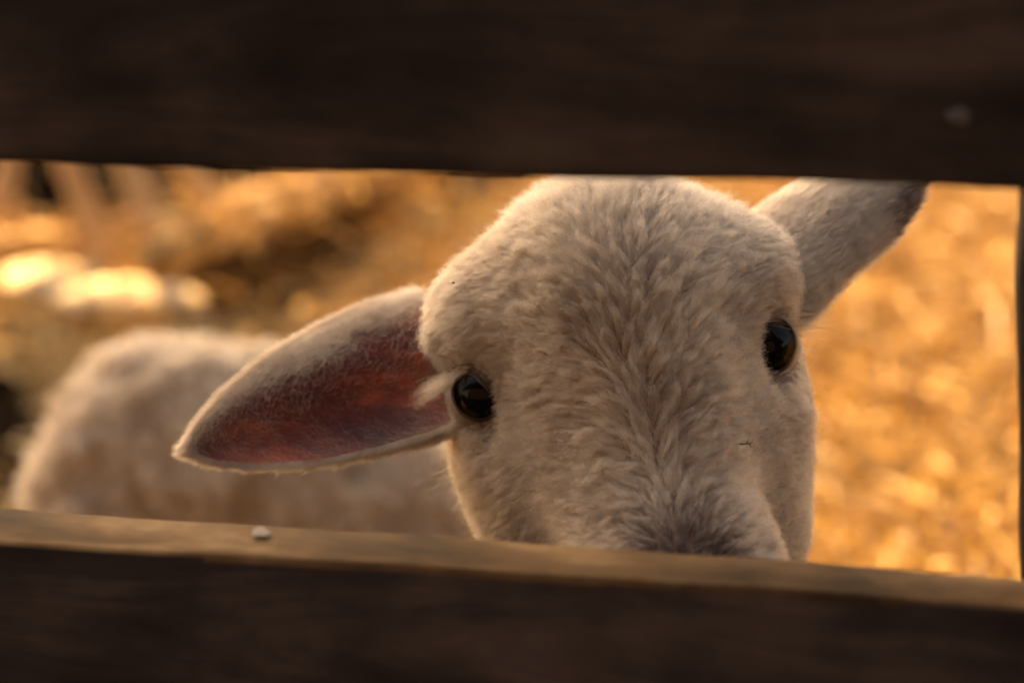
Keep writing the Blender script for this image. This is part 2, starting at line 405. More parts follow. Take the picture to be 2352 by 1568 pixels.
def plank(name, p0, p1, height, thick, mats, thick1=None, ext=.5, up_is_edge=True, seed=0):
    """board whose camera-side long edge runs p0->p1; grows along `height` (signed, in the fence plane), thickness away from the camera"""
    d = nrm(p1-p0); up = nrm(np.cross(-d, fn)); up = up if up[2] > 0 else -up
    a = p0-d*ext; L = np.linalg.norm(p1-p0)+2*ext; nx = 90
    b = .0022; prof = []
    h0, h1 = (0, height) if height > 0 else (height, 0)
    def arc(cy, cz, a0): return [(cy+b*math.cos(a0+t), cz+b*math.sin(a0+t)) for t in (0, math.pi/6, math.pi/3, math.pi/2)]
    prof = arc(h1-b, thick-b, 0)+arc(h0+b, thick-b, math.pi/2) [0:0]
    # profile in (up, back) coordinates, counter-clockwise
    prof = []
    for cy, cz, a0 in ((h1-b, thick-b, 0), (h0+b, thick-b, math.pi/2), (h0+b, b, math.pi), (h1-b, b, 1.5*math.pi)):
        prof += arc(cy, cz, a0)
    k = len(prof); V = []
    r = np.random.default_rng(seed)
    xs = np.linspace(0, L, nx); Pp = np.stack([xs*1., xs*0+seed, xs*0], 1)
    w1 = vnoise(Pp, 45, seed+1)*.0010; w2 = vnoise(Pp, 60, seed+2)*.0010
    for i, x in enumerate(xs):
        for (y, z) in prof:
            yy = y+(w1[i] if y > (h0+h1)/2 else w2[i])
            tk = 1 if thick1 is None else 1+(thick1/thick-1)*x/L; V.append(a+d*x+up*yy-fn*z*tk)
    F = []
    for i in range(nx-1):
        for j in range(k): F.append((i*k+j, i*k+(j+1) % k, (i+1)*k+(j+1) % k, (i+1)*k+j))
    F.append(tuple(range(k))); F.append(tuple(range((nx-1)*k, nx*k))[::-1])
    fm = []
    V = np.array(V)
    # local frame along the board so the grain runs lengthwise
    Rm = Matrix(((d[0], up[0], fn[0]), (d[1], up[1], fn[1]), (d[2], up[2], fn[2])))
    q = Rm.to_quaternion(); cen = V.mean(0)
    Vl = (V-cen)@np.array(Rm)
    for f in F:
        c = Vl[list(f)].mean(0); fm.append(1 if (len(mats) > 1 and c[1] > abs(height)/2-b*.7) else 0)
    o = mesh_obj(name, Vl, F, mats, None, True, fm)
    o.parent = fence; o.rotation_mode = 'QUATERNION'; o.rotation_quaternion = q; o.location = Vector(cen)-fence.location
    return o
top0, top1 = on_fence(0, 374), on_fence(2352, 442)
plank('rail', top0, top1, .115, .020, [M_wood], seed=3)
low0, low1 = on_fence(0, 1243), on_fence(2352, 1392)
plank('rail', low0, low1, -.110, .034, [M_wood, M_wood_lit], .008, seed=8)
def post():
    # board behind the rails at the right edge
    e0, e1 = on_fence(2351, 480, .030), on_fence(2347, 1310, .030); sl_ = (e1-e0)/(e1[2]-e0[2]); d = fdir; V = []; nz = 40
    for i, z in enumerate(np.linspace(0, .92, nz)):
        e = e0+sl_*(z-e0[2]); wv = .0008*math.sin(z*37)+.0005*math.sin(z*90)
        for (x, y) in ((wv, 0), (wv+.002, -.002), (.06, -.002), (.06, .025), (wv+.002, .025), (wv, .023)):
            V.append(e+d*x-fn*y)
    F = [(i*6+j, i*6+(j+1) % 6, (i+1)*6+(j+1) % 6, (i+1)*6+j) for i in range(nz-1) for j in range(6)]
    F += [tuple(range(6)), tuple(range((nz-1)*6, nz*6))[::-1]]
    mesh_obj('post', V, F, M_wood, fence, True)
post()
def blob(name, p, r, mat, parent, flat=.35, nrmv=None, seed=0):
    n1, n2 = 14, 10; V = []; F = []
    nv = nrm(np.array(nrmv)) if nrmv is not None else np.array([0, 0, 1.]); t = nrm(np.cross(nv, [.3, .1, 1.])); b = np.cross(nv, t)
    for i in range(n2+1):
        th = math.pi*i/n2
        for j in range(n1):
            ph = 2*math.pi*j/n1; rr = 1+.15*math.sin(3*ph+seed)+.1*math.sin(5*ph+2*seed)
            V.append(p+t*r*rr*math.sin(th)*math.cos(ph)+b*r*rr*.75*math.sin(th)*math.sin(ph)+nv*r*flat*math.cos(th))
    F = [(i*n1+j, i*n1+(j+1) % n1, (i+1)*n1+(j+1) % n1, (i+1)*n1+j) for i in range(n2) for j in range(n1)]
    return mesh_obj(name, V, F, mat, parent)
M_pale = simple('pale_fleck', (.15, .13, .115), .7)
M_nail = simple('dull_nail_metal', (.075, .068, .068), .6)
blob('nail', on_fence(2203, 270), .0030, M_nail, fence, .4, fn, 1)
blob('pale_mark', on_fence(562, 1262)-fn*.014+np.array([0, 0, -.0007]), .0034, M_pale, fence, .05, [0, 0, 1], 2)  # small flat pale mark on the lower rail's top face

# ================================================================ THE LAMB LOOKING THROUGH THE GAP
ROLL = R(9.5)
EX = math.cos(ROLL)*RT+math.sin(ROLL)*UP; EY = -math.sin(ROLL)*RT+math.cos(ROLL)*UP; EZ = -FW
HC = at(1450, 850, FOCUS); HM = np.stack([EX, EY, EZ], 1)     # columns
def l2w(q): return HC+(np.asarray(q)*.01)@HM.T                # head centimetres to world
def w2l(p): return ((p-HC)@HM)*100
def hp(px, py, z):                                            # photograph pixel at local depth z (cm) -> head centimetres
    return w2l(at(px, py, FOCUS-z*.01))
lamb = empty('lamb', (.05, .85, 0))
tag(lamb, 'cream lamb with tilted head, ears out, looking straight through the fence gap', 'lamb')
EYE_R = 1.02
eyeL, eyeR = hp(1112, 902, -2.15), hp(1755, 792, -2.15)
gazeL = nrm(np.array([-.52, -.06, .85])); gazeR = nrm(np.array([.50, -.02, .86]))
earbL, earbR = hp(985, 800, -4.0), hp(1790, 590, -4.5)
neck0 = l2w((.2, -1.5, -8)); neck1 = np.array([.055, .80, .285])
def lamb_sdf(P):
    q = w2l(P)
    d = sd_ell(q, (.1, .3, -5.2), (4.75, 6.0, 5.6))                       # cranium
    d = smin(d, sd_ell(q, (0, 2.8, -3.2), (3.7, 3.05, 3.3)), 1.4)            # forehead
    for s, ex in ((-1, -.1), (1, .0)):
        d = smin(d, sd_ell(q, (s*4.2+ex, 2.1, -3.3), (1.7, 1.7, 2.0)), 2.3)     # brow ridges
        d = smin(d, sd_ell(q, (s*4.4-.12, -.7, -4.1), (.9, 1.8, 1.9)), 1.2)
        d = smin(d, sd_ell(q, (s*3.6-.15, -4.1, -4.4), (1.8, 4.4, 3.4)), 2.7)       # cheeks
        d = smin(d, sd_ell(q, (s*1.15+.5, -6.7, 2.2), (1.35, 1.6, 1.5)), 1.0)     # muzzle pads beside the nose
    d = smin(d, sd_cone(q, (0, .8, -2.2), (-.05, -6.0, .8), 3.1, 2.8), 2.4)     # nose bridge
    d = smin(d, sd_cone(q, (0, -4.5, -4), (.5, -8.0, .0), 3.3, 1.7), 1.5)        # lower jaw
    for e, g, s in ((eyeL, gazeL, -1), (eyeR, gazeR, 1)):
        d = smax(d, -sd_ell(q, e+g*1.0+np.array([-s*.5, -.9, .3]), (.5, .45, .4)), .5)  # hollow in front of and under the eye
        d = smax(d, -(np.linalg.norm(q-e, axis=1)-EYE_R+.01), .12)
        d = smax(d, -sd_cone(q, e, e+g*2.2, .80, 1.2), .25)
    # nostrils
    for s in (-1, 1): d = smax(d, -sd_ell(q, (s*.95+.55, -7.3, 3.4), (.45, .28, .6)), .2)
    d = d*.01
    b = sd_cone(P, neck0, neck1, .043, .056)
    b = smin(b, sd_ell(P, (.055, .93, .255), (.068, .17, .078)), .03)
    for (x, y, yo) in ((.02, .80, 0), (.095, .80, .0), (.02, 1.03, .02), (.095, 1.03, .02)):
        b = smin(b, sd_cone(P, (x, y, .22), (x, y+yo, .11), .032, .016), .02)
        b = smin(b, sd_cone(P, (x, y+yo, .11), (x, y-.005, .018), .015, .011), .008)
        b = smin(b, sd_ell(P, (x, y-.014, .010), (.013, .02, .012)), .006)
    b = smin(b, sd_cone(P, (.055, 1.09, .28), (.06, 1.13, .17), .014, .009), .012)
    return smin(d, b, .02)
LV, LF = surface_nets(lamb_sdf, (-.06, .48, -.01), (.16, 1.16, .55), .0027)

# ---- ears: cupped sheets with thickness, in head centimetres
def ear(base, tip, wdir, width, cup, curv, rows=60, colsn=34, thick=.16, wshape=None, twist=0, upk=1.0, upn=1.0, dnw=None):
    """returns outer & inner sheet vertex grids (head cm). wdir: across direction, opening = cross"""
    L = np.linalg.norm(tip-base); ld = nrm(tip-base); wd = nrm(wdir-ld*(wdir@ld)); nd = np.cross(ld, wd)
    s = np.linspace(0, 1, rows); t = np.linspace(-1, 1, colsn)
    wp = width*np.interp(s, [0, .08, .2, .4, .6, .8, .92, .97, 1], wshape)
    cu = cup*np.interp(s, [0, .15, .4, .8, 1], [1.5, 1.25, 1.0, .8, .6])
    I = np.zeros((rows, colsn, 3)); N = np.zeros_like(I)
    for i in range(rows):
        c = base+ld*L*s[i]+nd*curv*math.sin(math.pi*s[i])
        a = np.where(t < 0, t*cu[i]*upk, t*cu[i]); rad = np.where(t < 0, wp[i]/math.sin(min(cu[i]*upk, 1.57)), wp[i]*(1 if dnw is None else np.interp(s[i], [0, .4, .7, 1], dnw))/math.sin(min(cu[i], 1.57)))
        ro = twist*s[i]; w_ = wd*math.cos(ro)+nd*math.sin(ro); n_ = -wd*math.sin(ro)+nd*math.cos(ro)
        I[i] = c+np.outer(np.sin(a)*rad, w_)+np.outer((1-np.cos(a))*rad*np.where(t < 0, upn, 1), n_)
    for i in range(rows):
        for_ = I[min(i+1, rows-1)]-I[max(i-1, 0)]; ac = np.gradient(I[i], axis=0)
        N[i] = nrm(np.cross(for_, ac))          # roughly +nd : opening side
    if (N[rows//2, colsn//2]@nd) < 0: N = -N
    th = thick*np.interp(s, [0, .5, .93, 1], [1.6, 1, .7, .3])[:, None, None]*(1-.6*np.abs(t)**4)[None, :, None]
    return I+N*th*.5, I-N*th*.5, N, ld
wsh = [.62, .74, .9, 1.0, .95, .68, .38, .2, .03]
# viewer's left ear: opening faces the camera, viewer's right ear: its back faces the camera
baseL, tipL = hp(1045, 802, -4.4), hp(432, 1030, -2.6)
earL = ear(baseL, tipL, -nrm(hp(700, 765, -3.0)-hp(745, 1070, -3.4)), 2.05, 1.1, -.25, wshape=[.98, 1.0, 1.04, 1.0, .88, .60, .34, .18, .03], upk=.95, upn=-1.1)
baseR, tipR = hp(1700, 560, -4.8), hp(2125, 335, -5.4)
ldR = nrm(tipR-baseR); ndR = nrm(np.array([.50, -.80, -.34])); ndR = nrm(ndR-ldR*(ndR@ldR))
earR = ear(baseR, tipR, np.cross(ndR, ldR), 2.25, 1.2, -.1, twist=.8, wshape=[1.0, 1.02, 1.04, 1.0, .92, .66, .38, .2, .03])
def ear_faces(rows, cols):
    i = np.arange(rows*cols).reshape(rows, cols)
    q = np.stack([i[:-1, :-1], i[1:, :-1], i[1:, 1:], i[:-1, 1:]], -1).reshape(-1, 4); n = rows*cols
    o = q[:, ::-1]+n
    rim = []
    loop = list(i[:, 0])+list(i[-1, 1:])+list(i[::-1, -1][1:])+list(i[0, ::-1][1:])
    for a, b in zip(loop[:-1], loop[1:]): rim.append((a, a+n, b+n, b))
    return q, o, np.array(rim)
parts_V = [LV]; parts_F = [LF]; fm = [np.zeros(len(LF), int)]; off = len(LV); ears = []
for E in (earL, earR):
    inn, outr, N, ld = E; rows, cols, _ = inn.shape
    q, o, rim = ear_faces(rows, cols)
    flip = False
    V = np.concatenate([l2w(inn.reshape(-1, 3)), l2w(outr.reshape(-1, 3))])
    # orient: face normal of inner sheet should follow N
    f0 = q[len(q)//2]; fnv = np.cross(V[f0[1]]-V[f0[0]], V[f0[2]]-V[f0[0]])
    Nw = N.reshape(-1, 3)@HM.T
    if fnv@Nw[f0[0]] < 0: q, o, rim = q[:, ::-1], o[:, ::-1], rim[:, ::-1]
    parts_V.append(V); parts_F += [q+off, o+off, rim+off]
    fm += [np.ones(len(q), int), np.zeros(len(o), int), np.zeros(len(rim), int)]
    off += len(V); ears.append((V, q, o, Nw, HM@ld, rows, cols))
body = mesh_obj('body', np.concatenate(parts_V), np.concatenate(parts_F), [M_skin, M_ear], lamb, True, np.concatenate(fm))

# ---- eyes with lids
def eye_frame(g, rollang, s):
    up = np.array([0, 1, 0.]); x = nrm(np.cross(up, g)); y = np.cross(g, x)
    c, sn = math.cos(rollang), math.sin(rollang)
    return x*c+y*sn, -x*sn+y*c, g
# opening half-angles along its long and short axis, and the tilt of the long axis
EYES = {}
lid_data = []
for key, e, g, rollang in (('l', eyeL, gazeL, R(-52)), ('r', eyeR, gazeR, R(66))):
    ax, ay, az = eye_frame(g, rollang, 1)
    ns, nr = 40, 24; V = []
    for i in range(nr+1):
        th = math.pi*i/nr
        for j in range(ns):
            ph = 2*math.pi*j/ns; V.append(e+EYE_R*(ax*math.sin(th)*math.cos(ph)+ay*math.sin(th)*math.sin(ph)+az*math.cos(th)*(1.0 if th > .8 else 1.0+.05*math.cos(th*1.96))))
    F = np.array([(i*ns+j, (i+1)*ns+j, (i+1)*ns+(j+1) % ns, i*ns+(j+1) % ns) for i in range(nr) for j in range(ns)])
    eo = mesh_obj('eye', l2w(np.array(V)), F, M_eye, lamb)
    eo.modifiers.new('sub', 'SUBSURF').render_levels = 1; eo.modifiers[0].levels = 1
    la, lb = (R(54), R(37)) if key == 'l' else (R(60), R(42))
    def rho(ph): return 1/math.sqrt((math.cos(ph)/la)**2+(math.sin(ph)/lb)**2)*(1+.10*math.cos(2*ph)**3*0)
    ns = 72; V = []; prof = [(-.04, .99), (-.01, 1.01), (.025, 1.03), (.08, 1.045), (.18, 1.045), (.32, 1.03), (.48, .98), (.66, .88)]
    for (da, rr) in prof:
        for j in range(ns):
            ph = 2*math.pi*j/ns; a = rho(ph)+da
            wob = 1+.012*math.sin(5*ph+da*9)
            V.append(e+EYE_R*rr*wob*(ax*math.sin(a)*math.cos(ph)+ay*math.sin(a)*math.sin(ph)+az*math.cos(a)))
    F = np.array([(i*ns+j, i*ns+(j+1) % ns, (i+1)*ns+(j+1) % ns, (i+1)*ns+j) for i in range(len(prof)-1) for j in range(ns)])
    V = l2w(np.array(V)); f0 = F[0]
    if np.cross(V[f0[1]]-V[f0[0]], V[f0[2]]-V[f0[0]])@(HM@g) < 0: F = F[:, ::-1]
    mesh_obj('eyelid', V, F, M_lid, eo)
    EYES[key] = (e, g, ax, ay, la, lb, eo); lid_data.append((V, F, e, ax, ay, az, rho))

# ---- grooming field in head centimetres
def midx(y): return np.interp(y, [-6, -4, 0, 3, 6], [.45, .25, 0, .1, .1])
def eye_open(q, e, g, ax, ay, la, lb):
    v = nrm(q-e); a = np.arccos(np.clip(v@g, -1, 1)); ph = np.arctan2(v@ay, v@ax)
    return a/np.sqrt(1/((np.cos(ph)/la)**2+(np.sin(ph)/lb)**2)), np.linalg.norm(q-e, axis=1)
def groom(q, N):
    """q,N in head frame -> tangent direction, length cm, tilt"""
    x = q[:, 0]-midx(q[:, 1]); y = q[:, 1]; s = np.sign(x); ax_ = np.abs(x)
    wob = vnoise(q, 1.3, 11)*.3
    a = 1-np.exp(-(ax_/np.interp(y, [-4, 0, 2, 4], [.6, .9, 1.7, 2.0]))**1.1)
    low = np.clip((1.5-y)/3, 0, 1)                       # lower face
    side = np.clip((ax_-3.2)/1.6, 0, 1)
    T = np.stack([s*a*(1.0-.2*side), (1-a)*1.0+(.12+.3*np.clip((y-.5)/2, 0, 1))*a*(1-side)-(.5*side), -.35*a-.9*side*(.4+.6*low)], 1)
    # crown: fan out from the whorl
    wh = np.array([.0, 3.2, .6]); v = q-wh; v = v*np.array([1.15, 1, 1])+np.array([0, .5, 0]); cr = (np.clip((y-1.8)/3.2, 0, 1)**1.3)[:, None]
    T = T*(1-cr)+nrm(v)*cr*1.2+cr*.55*np.stack([vnoise(q, 2.1, 61), vnoise(q, 2.3, 62), vnoise(q, 2.0, 63)], 1)
    T = T+np.cross(N, T)*wob[:, None]
    T = nrm(T-N*(T*N).sum(1, keepdims=True))
    L = (1+.18*vnoise(q, 2.2, 88))*.87+.10*np.clip((y-2.5)/2, 0, 1)-.22*np.clip((-y-3)/3, 0, 1)+.1*side*(y < 0)
    tilt = np.full(len(q), R(26))+R(12)*np.clip((y-3.0)/2, 0, 1)-R(4)*low-R(6)*np.clip((ax_-2.2)/1.5, 0, 1)
    for k in ('l', 'r'):
        e, g, axx, ayy, la, lb, _ = EYES[k]; ro, dist = eye_open(q, e, g, axx, ayy, la, lb)
        nearf = np.clip(1-(dist-1.2)/1.3, 0, 1)
        L *= 1-.62*nearf
        out = nrm(q-e); w_ = np.clip(1-(dist-1.15)/.5, 0, 1)[:, None]*(1-np.clip((q[:, 1:2]-e[1])/.8, 0, 1)*.0)
        T = nrm(T*(1-.75*w_)+nrm(out-N*(out*N).sum(1, keepdims=True))*.75*w_); tilt = tilt*(1-.35*nearf)
    return T, L, tilt

def lamb_fur():
    HN = 62000
    def wt(c):
        q = w2l(c); front = np.clip((q[:, 2]+9)/4, .0, 1)
        return np.where(q[:, 2] > -9.5, front+.03, 0)
    P, T3, u = sample_mesh(LV, LF, wt, HN)
    N = grad(lamb_sdf, P); q = w2l(P); Nl = N@HM
    keep = np.ones(len(P), bool)
    for k in ('l', 'r'):
        e, g, axx, ayy, la, lb, _ = EYES[k]; ro, dist = eye_open(q, e, g, axx, ayy, la, lb)
        keep &= ~((dist < 1.35) & (ro < 1.10))
    keep &= ~((np.abs(q[:, 0]-midx(q[:, 1])-.06*vnoise(q, 3, 44)) < .10*np.clip((2.2-q[:, 1])/2, 0, 1)) & (rng.random(len(q)) < .6))
    P, q, N, Nl = P[keep], q[keep], N[keep], Nl[keep]
    T, L, tilt = groom(q, Nl)
    Tw = T@HM.T
    st = .5+.42*np.exp(-((q[:, 0]-.2)/2.3)**2)*np.clip((5-q[:, 1])/2, .3, 1)+.12*vnoise(q, 1.2, 51)
    S1 = clumped(P, N, Tw, L*.01, tilt, 6500, st*.9, 8, curl=.28, curlf=.7, frizz=.12, jit=.22)
    S1 = tufted(S1, N, 9, .00050, .60, .26)
    nz = np.sqrt(((q[:, 0]-.2)/1.7)**2+((q[:, 1]+5.9)/1.35)**2)+.3*vnoise(q, 1.6, 71)+.9*(rng.random(len(q))-.25)
    isn = (nz < 1)
    isn = isn.repeat(9)
    hair_obj('face_fur', S1[~isn], .000052, .000018, M_wool, lamb)
    hair_obj('nose_fur', S1[isn], .000060, .000016, M_nose, lamb)
    # fine undercoat / fly-away fuzz
    i = rng.choice(len(P), 26000, replace=False)
    S2 = grow(P[i], N[i], nrm(Tw[i]+.5*rng.normal(size=(len(i), 3))), L[i]*.01*(.5+.9*rng.random(len(i))), tilt[i]*1.5, 7, .35, 1.0)
    hair_obj('fuzz', S2, .000030, .000010, M_wool, lamb)
    # eyelid hair
    for (V, F, e, ax, ay, az, rho), k in zip(lid_data, 'lr'):
        P, _, _ = sample_mesh(V, F, lambda c: np.ones(len(c)), 20000); q = w2l(P)
        ee, g, axx, ayy, la, lb, eo = EYES[k]; ro, dist = eye_open(q, ee, g, axx, ayy, la, lb)
        kp = ro > 1.03+.06*rng.random(len(q)); P, q, ro = P[kp], q[kp], ro[kp]
        Nl = nrm(q-ee); c = g-Nl*(Nl@g)[:, None]; T = nrm(-c)
        L = .0018+.0026*np.clip((ro-1.1)/.6, 0, 1)
        L = L*1.25; S3 = grow(P, Nl@HM.T, nrm(T@HM.T+.3*rng.normal(size=(len(P), 3))), L*(.7+.6*rng.random(len(P))), np.full(len(P), R(32)), 5, .15, .7)
        hair_obj('lid_fur', S3, .000045, .000014, M_lidhair, lamb)
    # lashes : viewer's left eye white tuft sweeping outwards, right eye long fine ones
    def lashes(k, ph0, ph1, n, dirl, ln, spread):
        e, g, ax, ay, la, lb, eo = EYES[k]
        ph = ph0+(ph1-ph0)*rng.random(n); a = 1/np.sqrt((np.cos(ph)/la)**2+(np.sin(ph)/lb)**2)+.05+.12*rng.random(n)
        v = ax[None]*(np.sin(a)*np.cos(ph))[:, None]+ay[None]*(np.sin(a)*np.sin(ph))[:, None]+g[None]*np.cos(a)[:, None]
        P = e+v*EYE_R*1.08; T = nrm(nrm(np.array(dirl))+spread*rng.normal(size=(n, 3)))
        T = T+v*.25
        S = grow(l2w(P), v@HM.T, nrm(T@HM.T), ln*.01*(.5+.8*rng.random(n)), np.full(n, R(22)), 8, .10, .5, .35)
        hair_obj('eyelashes', S, .000055, .000012, M_lash, eo)
    lashes('l', R(140), R(205), 240, (-.85, -.58, .30), 1.3, .15)
    lashes('r', R(-60), R(60), 160, (.95, -.25, .1), 1.1, .14)
    # ears
    for n_, (V, qf, of, Nw, ldw, rows, cols) in enumerate(ears):
        nv = rows*cols
        # outside of the ear, dense
        cnt = 26000
        P, T3, u = sample_mesh(V, of, lambda c: np.ones(len(c)), cnt)
        Nn = -nrm(Nw[T3[:, 0]-nv]); row = (T3[:, 0]-nv)//cols/rows; colp = np.abs(((T3[:, 0]-nv) % cols)/(cols-1)*2-1)
        T = nrm(ldw[None]+.15*vnoise(P*100, .8, 5)[:, None]*np.cross(Nn, ldw[None]))
        L = .0115*(1-.45*row)*(1-.25*colp)
        S4 = clumped(P, Nn, nrm(T-Nn*(T*Nn).sum(1, keepdims=True)), L, np.full(cnt, R(26)), 5000, np.full(cnt, .45), 7, .14, .7, .08, .18)
        S4 = tufted(S4, Nn, 5, .0003, .7, .12)
        tt = ((T3[:, 0]-nv) % cols)/(cols-1)*2-1
        dk = (np.clip((tt-.50)*5, 0, 1)*np.clip((row-.52)*9, 0, 1) > rng.random(cnt)).repeat(5) if n_ == 1 else np.zeros(len(S4), bool)
        hair_obj('ear_fur', S4[~dk], .000060, .000018, M_wool, lamb)
        if dk.any(): hair_obj('ear_fur', S4[dk], .000060, .000018, M_nose, lamb)
        # rim fringe
        rimidx = np.concatenate([np.arange(0, rows)*cols, np.arange(0, rows)*cols+cols-1])
        k = rng.choice(len(rimidx)-2, 9000); k = k[(k % rows) < rows-1]; f = rng.random(len(k))[:, None]
        P = V[rimidx[k]]*(1-f)+V[rimidx[k+1]]*f
        mid = V[(rimidx[k]//cols)*cols+cols//2]; outd = nrm(P-mid)
        Nn = nrm(outd+Nw[rimidx[k]]*.35); T = nrm(ldw[None]+outd*.4+.25*rng.normal(size=P.shape))
        S5 = grow(P, Nn, T, .0052*(.5+.7*rng.random(len(P)))*(1-.4*(k % rows)/rows), np.full(len(P), R(38)), 6, .2, .8)
        hair_obj('ear_fur', S5, .000042, .000014, M_wool, lamb)
        # thick cream band where the back fur rolls over the upper edge and the tip
        P, T3, u = sample_mesh(V, qf, lambda c: np.ones(len(c)), 80000)
        row = (T3[:, 0]//cols)/rows; cp = (T3[:, 0] % cols)/(cols-1)*2-1
        band = np.clip(-cp-.36-.22*row+.10*vnoise(P*100, 1.5, 15)-.12*(row < .3), 0, 1)*4+np.clip(row-.90, 0, 1)*12+np.clip(cp-.93, 0, 1)*6
        kp = (rng.random(len(P)) < band); P, T3, cp, row = P[kp], T3[kp], cp[kp], row[kp]
        Nn = nrm(Nw[T3[:, 0]]); acr = nrm(V[(T3[:, 0]//cols)*cols]-V[(T3[:, 0]//cols)*cols+cols-1])
        T = nrm(ldw[None]*.8-acr*.45*np.sign(-cp)[:, None]+.3*rng.normal(size=P.shape)); T = nrm(T-Nn*(T*Nn).sum(1, keepdims=True))
        hair_obj('ear_fur', grow(P, Nn, T, .0050*(.5+.8*rng.random(len(P)))*(1-.4*row), np.full(len(P), R(28)), 6, .22, .8), .000046, .000015, M_wool, lamb)
        # sparse long hair inside the cup: thicker near base and upper rim
        def wi(c, V=V): return np.ones(len(c))
        P, T3, u = sample_mesh(V, qf, wi, 24000)
        row = (T3[:, 0]//cols)/rows; cp = (T3[:, 0] % cols)/(cols-1)*2-1
        dens = np.clip(.14+np.clip(-cp-.3, 0, 1)*1.3+np.clip(cp-.85, 0, 1)*1.5+.55*np.clip(.35-row, 0, 1)+.3*np.clip(row-.75, 0, 1)+.25*vnoise(P*100, 1.3, 9), .04, 1)
        kp = rng.random(len(P)) < dens; P, T3, cp, row = P[kp], T3[kp], cp[kp], row[kp]
        Nn = nrm(Nw[T3[:, 0]]); acr = nrm(V[(T3[:, 0]//cols)*cols]-V[(T3[:, 0]//cols)*cols+cols-1])
        T = nrm(ldw[None]*.7-acr*np.sign(cp)[:, None]*-.5+.5*rng.normal(size=P.shape)); T = nrm(T-Nn*(T*Nn).sum(1, keepdims=True))
        S6 = grow(P, Nn, T, .006*(.4+.8*rng.random(len(P))), np.full(len(P), R(35)), 7, .4, 1.0)
        hair_obj('ear_fur', S6, .000034, .000012, M_wool, lamb)
    # long stray hairs at the ear base on the viewer's right and whiskers on the cheek at left
    P = l2w(np.array([hp(1850+rng.integers(-25, 25), 560+rng.integers(-60, 90), -3.8) for _ in range(9)]))
    n = len(P); S7 = grow(P, np.tile(HM@nrm(np.array([.2, .3, 1.])), (n, 1)), nrm(np.tile(HM@np.array([.8, .5, .1]), (n, 1))+.35*rng.normal(size=(n, 3))), .022*(.5+.6*rng.random(n)), np.full(n, R(50)), 12, .55, .5)
    hair_obj('stray_hair', S7, .00005, .00003, M_wool, lamb)
    P = l2w(np.array([hp(1062+rng.integers(-4, 18), 1060+rng.integers(-30, 60), -3.2) for _ in range(10)])); n = len(P)
    S8 = grow(P, np.tile(HM@nrm(np.array([-1, 0, .3])), (n, 1)), nrm(np.tile(HM@np.array([-.9, -.35, .3]), (n, 1))+.18*rng.normal(size=(n, 3))), .019*(.6+.6*rng.random(n)), np.full(n, R(30)), 10, .12, .4)
    hair_obj('whiskers', S8, .00004, .000012, M_lash, lamb)
    # body fleece, coarser
    P, T3, u = sample_mesh(LV, LF, lambda c: np.where((w2l(c)[:, 2] < -8.0), np.where(c[:, 2] > .13, 1., .35), 0), 50000)
    N = grad(lamb_sdf, P); T = np.tile(np.array([0, .8, -.5]), (len(P), 1))+.4*rng.normal(size=P.shape); T = nrm(T-N*(T*N).sum(1, keepdims=True))
    L = np.where(P[:, 2] > .13, .013, .005)
    S9 = clumped(P, N, T, L, np.full(len(P), R(50)), 3500, np.full(len(P), .85), 7, .6, 1.1, .2, .6)
    hair_obj('fleece', S9, .00011, .00004, M_wool, lamb)
lamb_fur()

# dirt in the coat and a bit of twig caught on the cheek
def bvh_front(px, py):
    r0 = ray(px, py); t = np.linspace(.5, .75, 400); P = CAM+r0[None]*t[:, None]; d = lamb_sdf(P); k = np.argmax(d < .003); return P[k]
Vs = []; Fs = []
for i, (px, py) in enumerate([(1322, 430), (1256, 459), (1042, 650), (1128, 520)]):
    c = bvh_front(px, py)+EZ*.0035; rr = .0002+.0001*(i % 3)
    o8 = np.array([[1, 0, 0], [-1, 0, 0], [0, 1, 0], [0, -1, 0], [0, 0, 1], [0, 0, -1]])*rr*np.array([1.5, 1, .9]); k = len(Vs)
    Vs += list(c+o8); Fs += [(k+a, k+b, k+c_) for a, b, c_ in ((0, 2, 4), (2, 1, 4), (1, 3, 4), (3, 0, 4), (2, 0, 5), (1, 2, 5), (3, 1, 5), (0, 3, 5))]
tag(mesh_obj('dirt_specks', Vs, Fs, simple('dirt', (.03, .02, .015), .9), lamb), kind='stuff')
c = bvh_front(1712, 1018)+EZ*.004; Vs = []; Fs = []
for (p, q_, w0, w1) in ((c-EX*.0022+EY*.0004, c+EX*.0002, .0002, .0002), (c+EX*.0002, c+EX*.002+EY*.0003, .0002, .0001), (c+EX*.0008, c+EX*.0011-EY*.0012+EZ*.0003, .00015, .0001), (c-EX*.0004, c+EX*.0008+EY*.0012, .00015, .0001)):
    d = nrm(q_-p); u_ = nrm(np.cross(d, [.2, .5, .8])); v_ = np.cross(d, u_); k = len(Vs)
    for cc, w_ in ((p, w0), (q_, w1)):
        for j in range(6): Vs.append(cc+(u_*math.cos(j*1.0472)+v_*math.sin(j*1.0472))*w_)
    Fs += [(k+j, k+(j+1) % 6, k+6+(j+1) % 6, k+6+j) for j in range(6)]+[tuple(range(k, k+6))[::-1], tuple(range(k+6, k+12))]
tag(mesh_obj('twig', Vs, Fs, simple('brown_twig', (.09, .055, .035), .8)), 'tiny dark twig caught in the fur below the eye at right', 'twig')

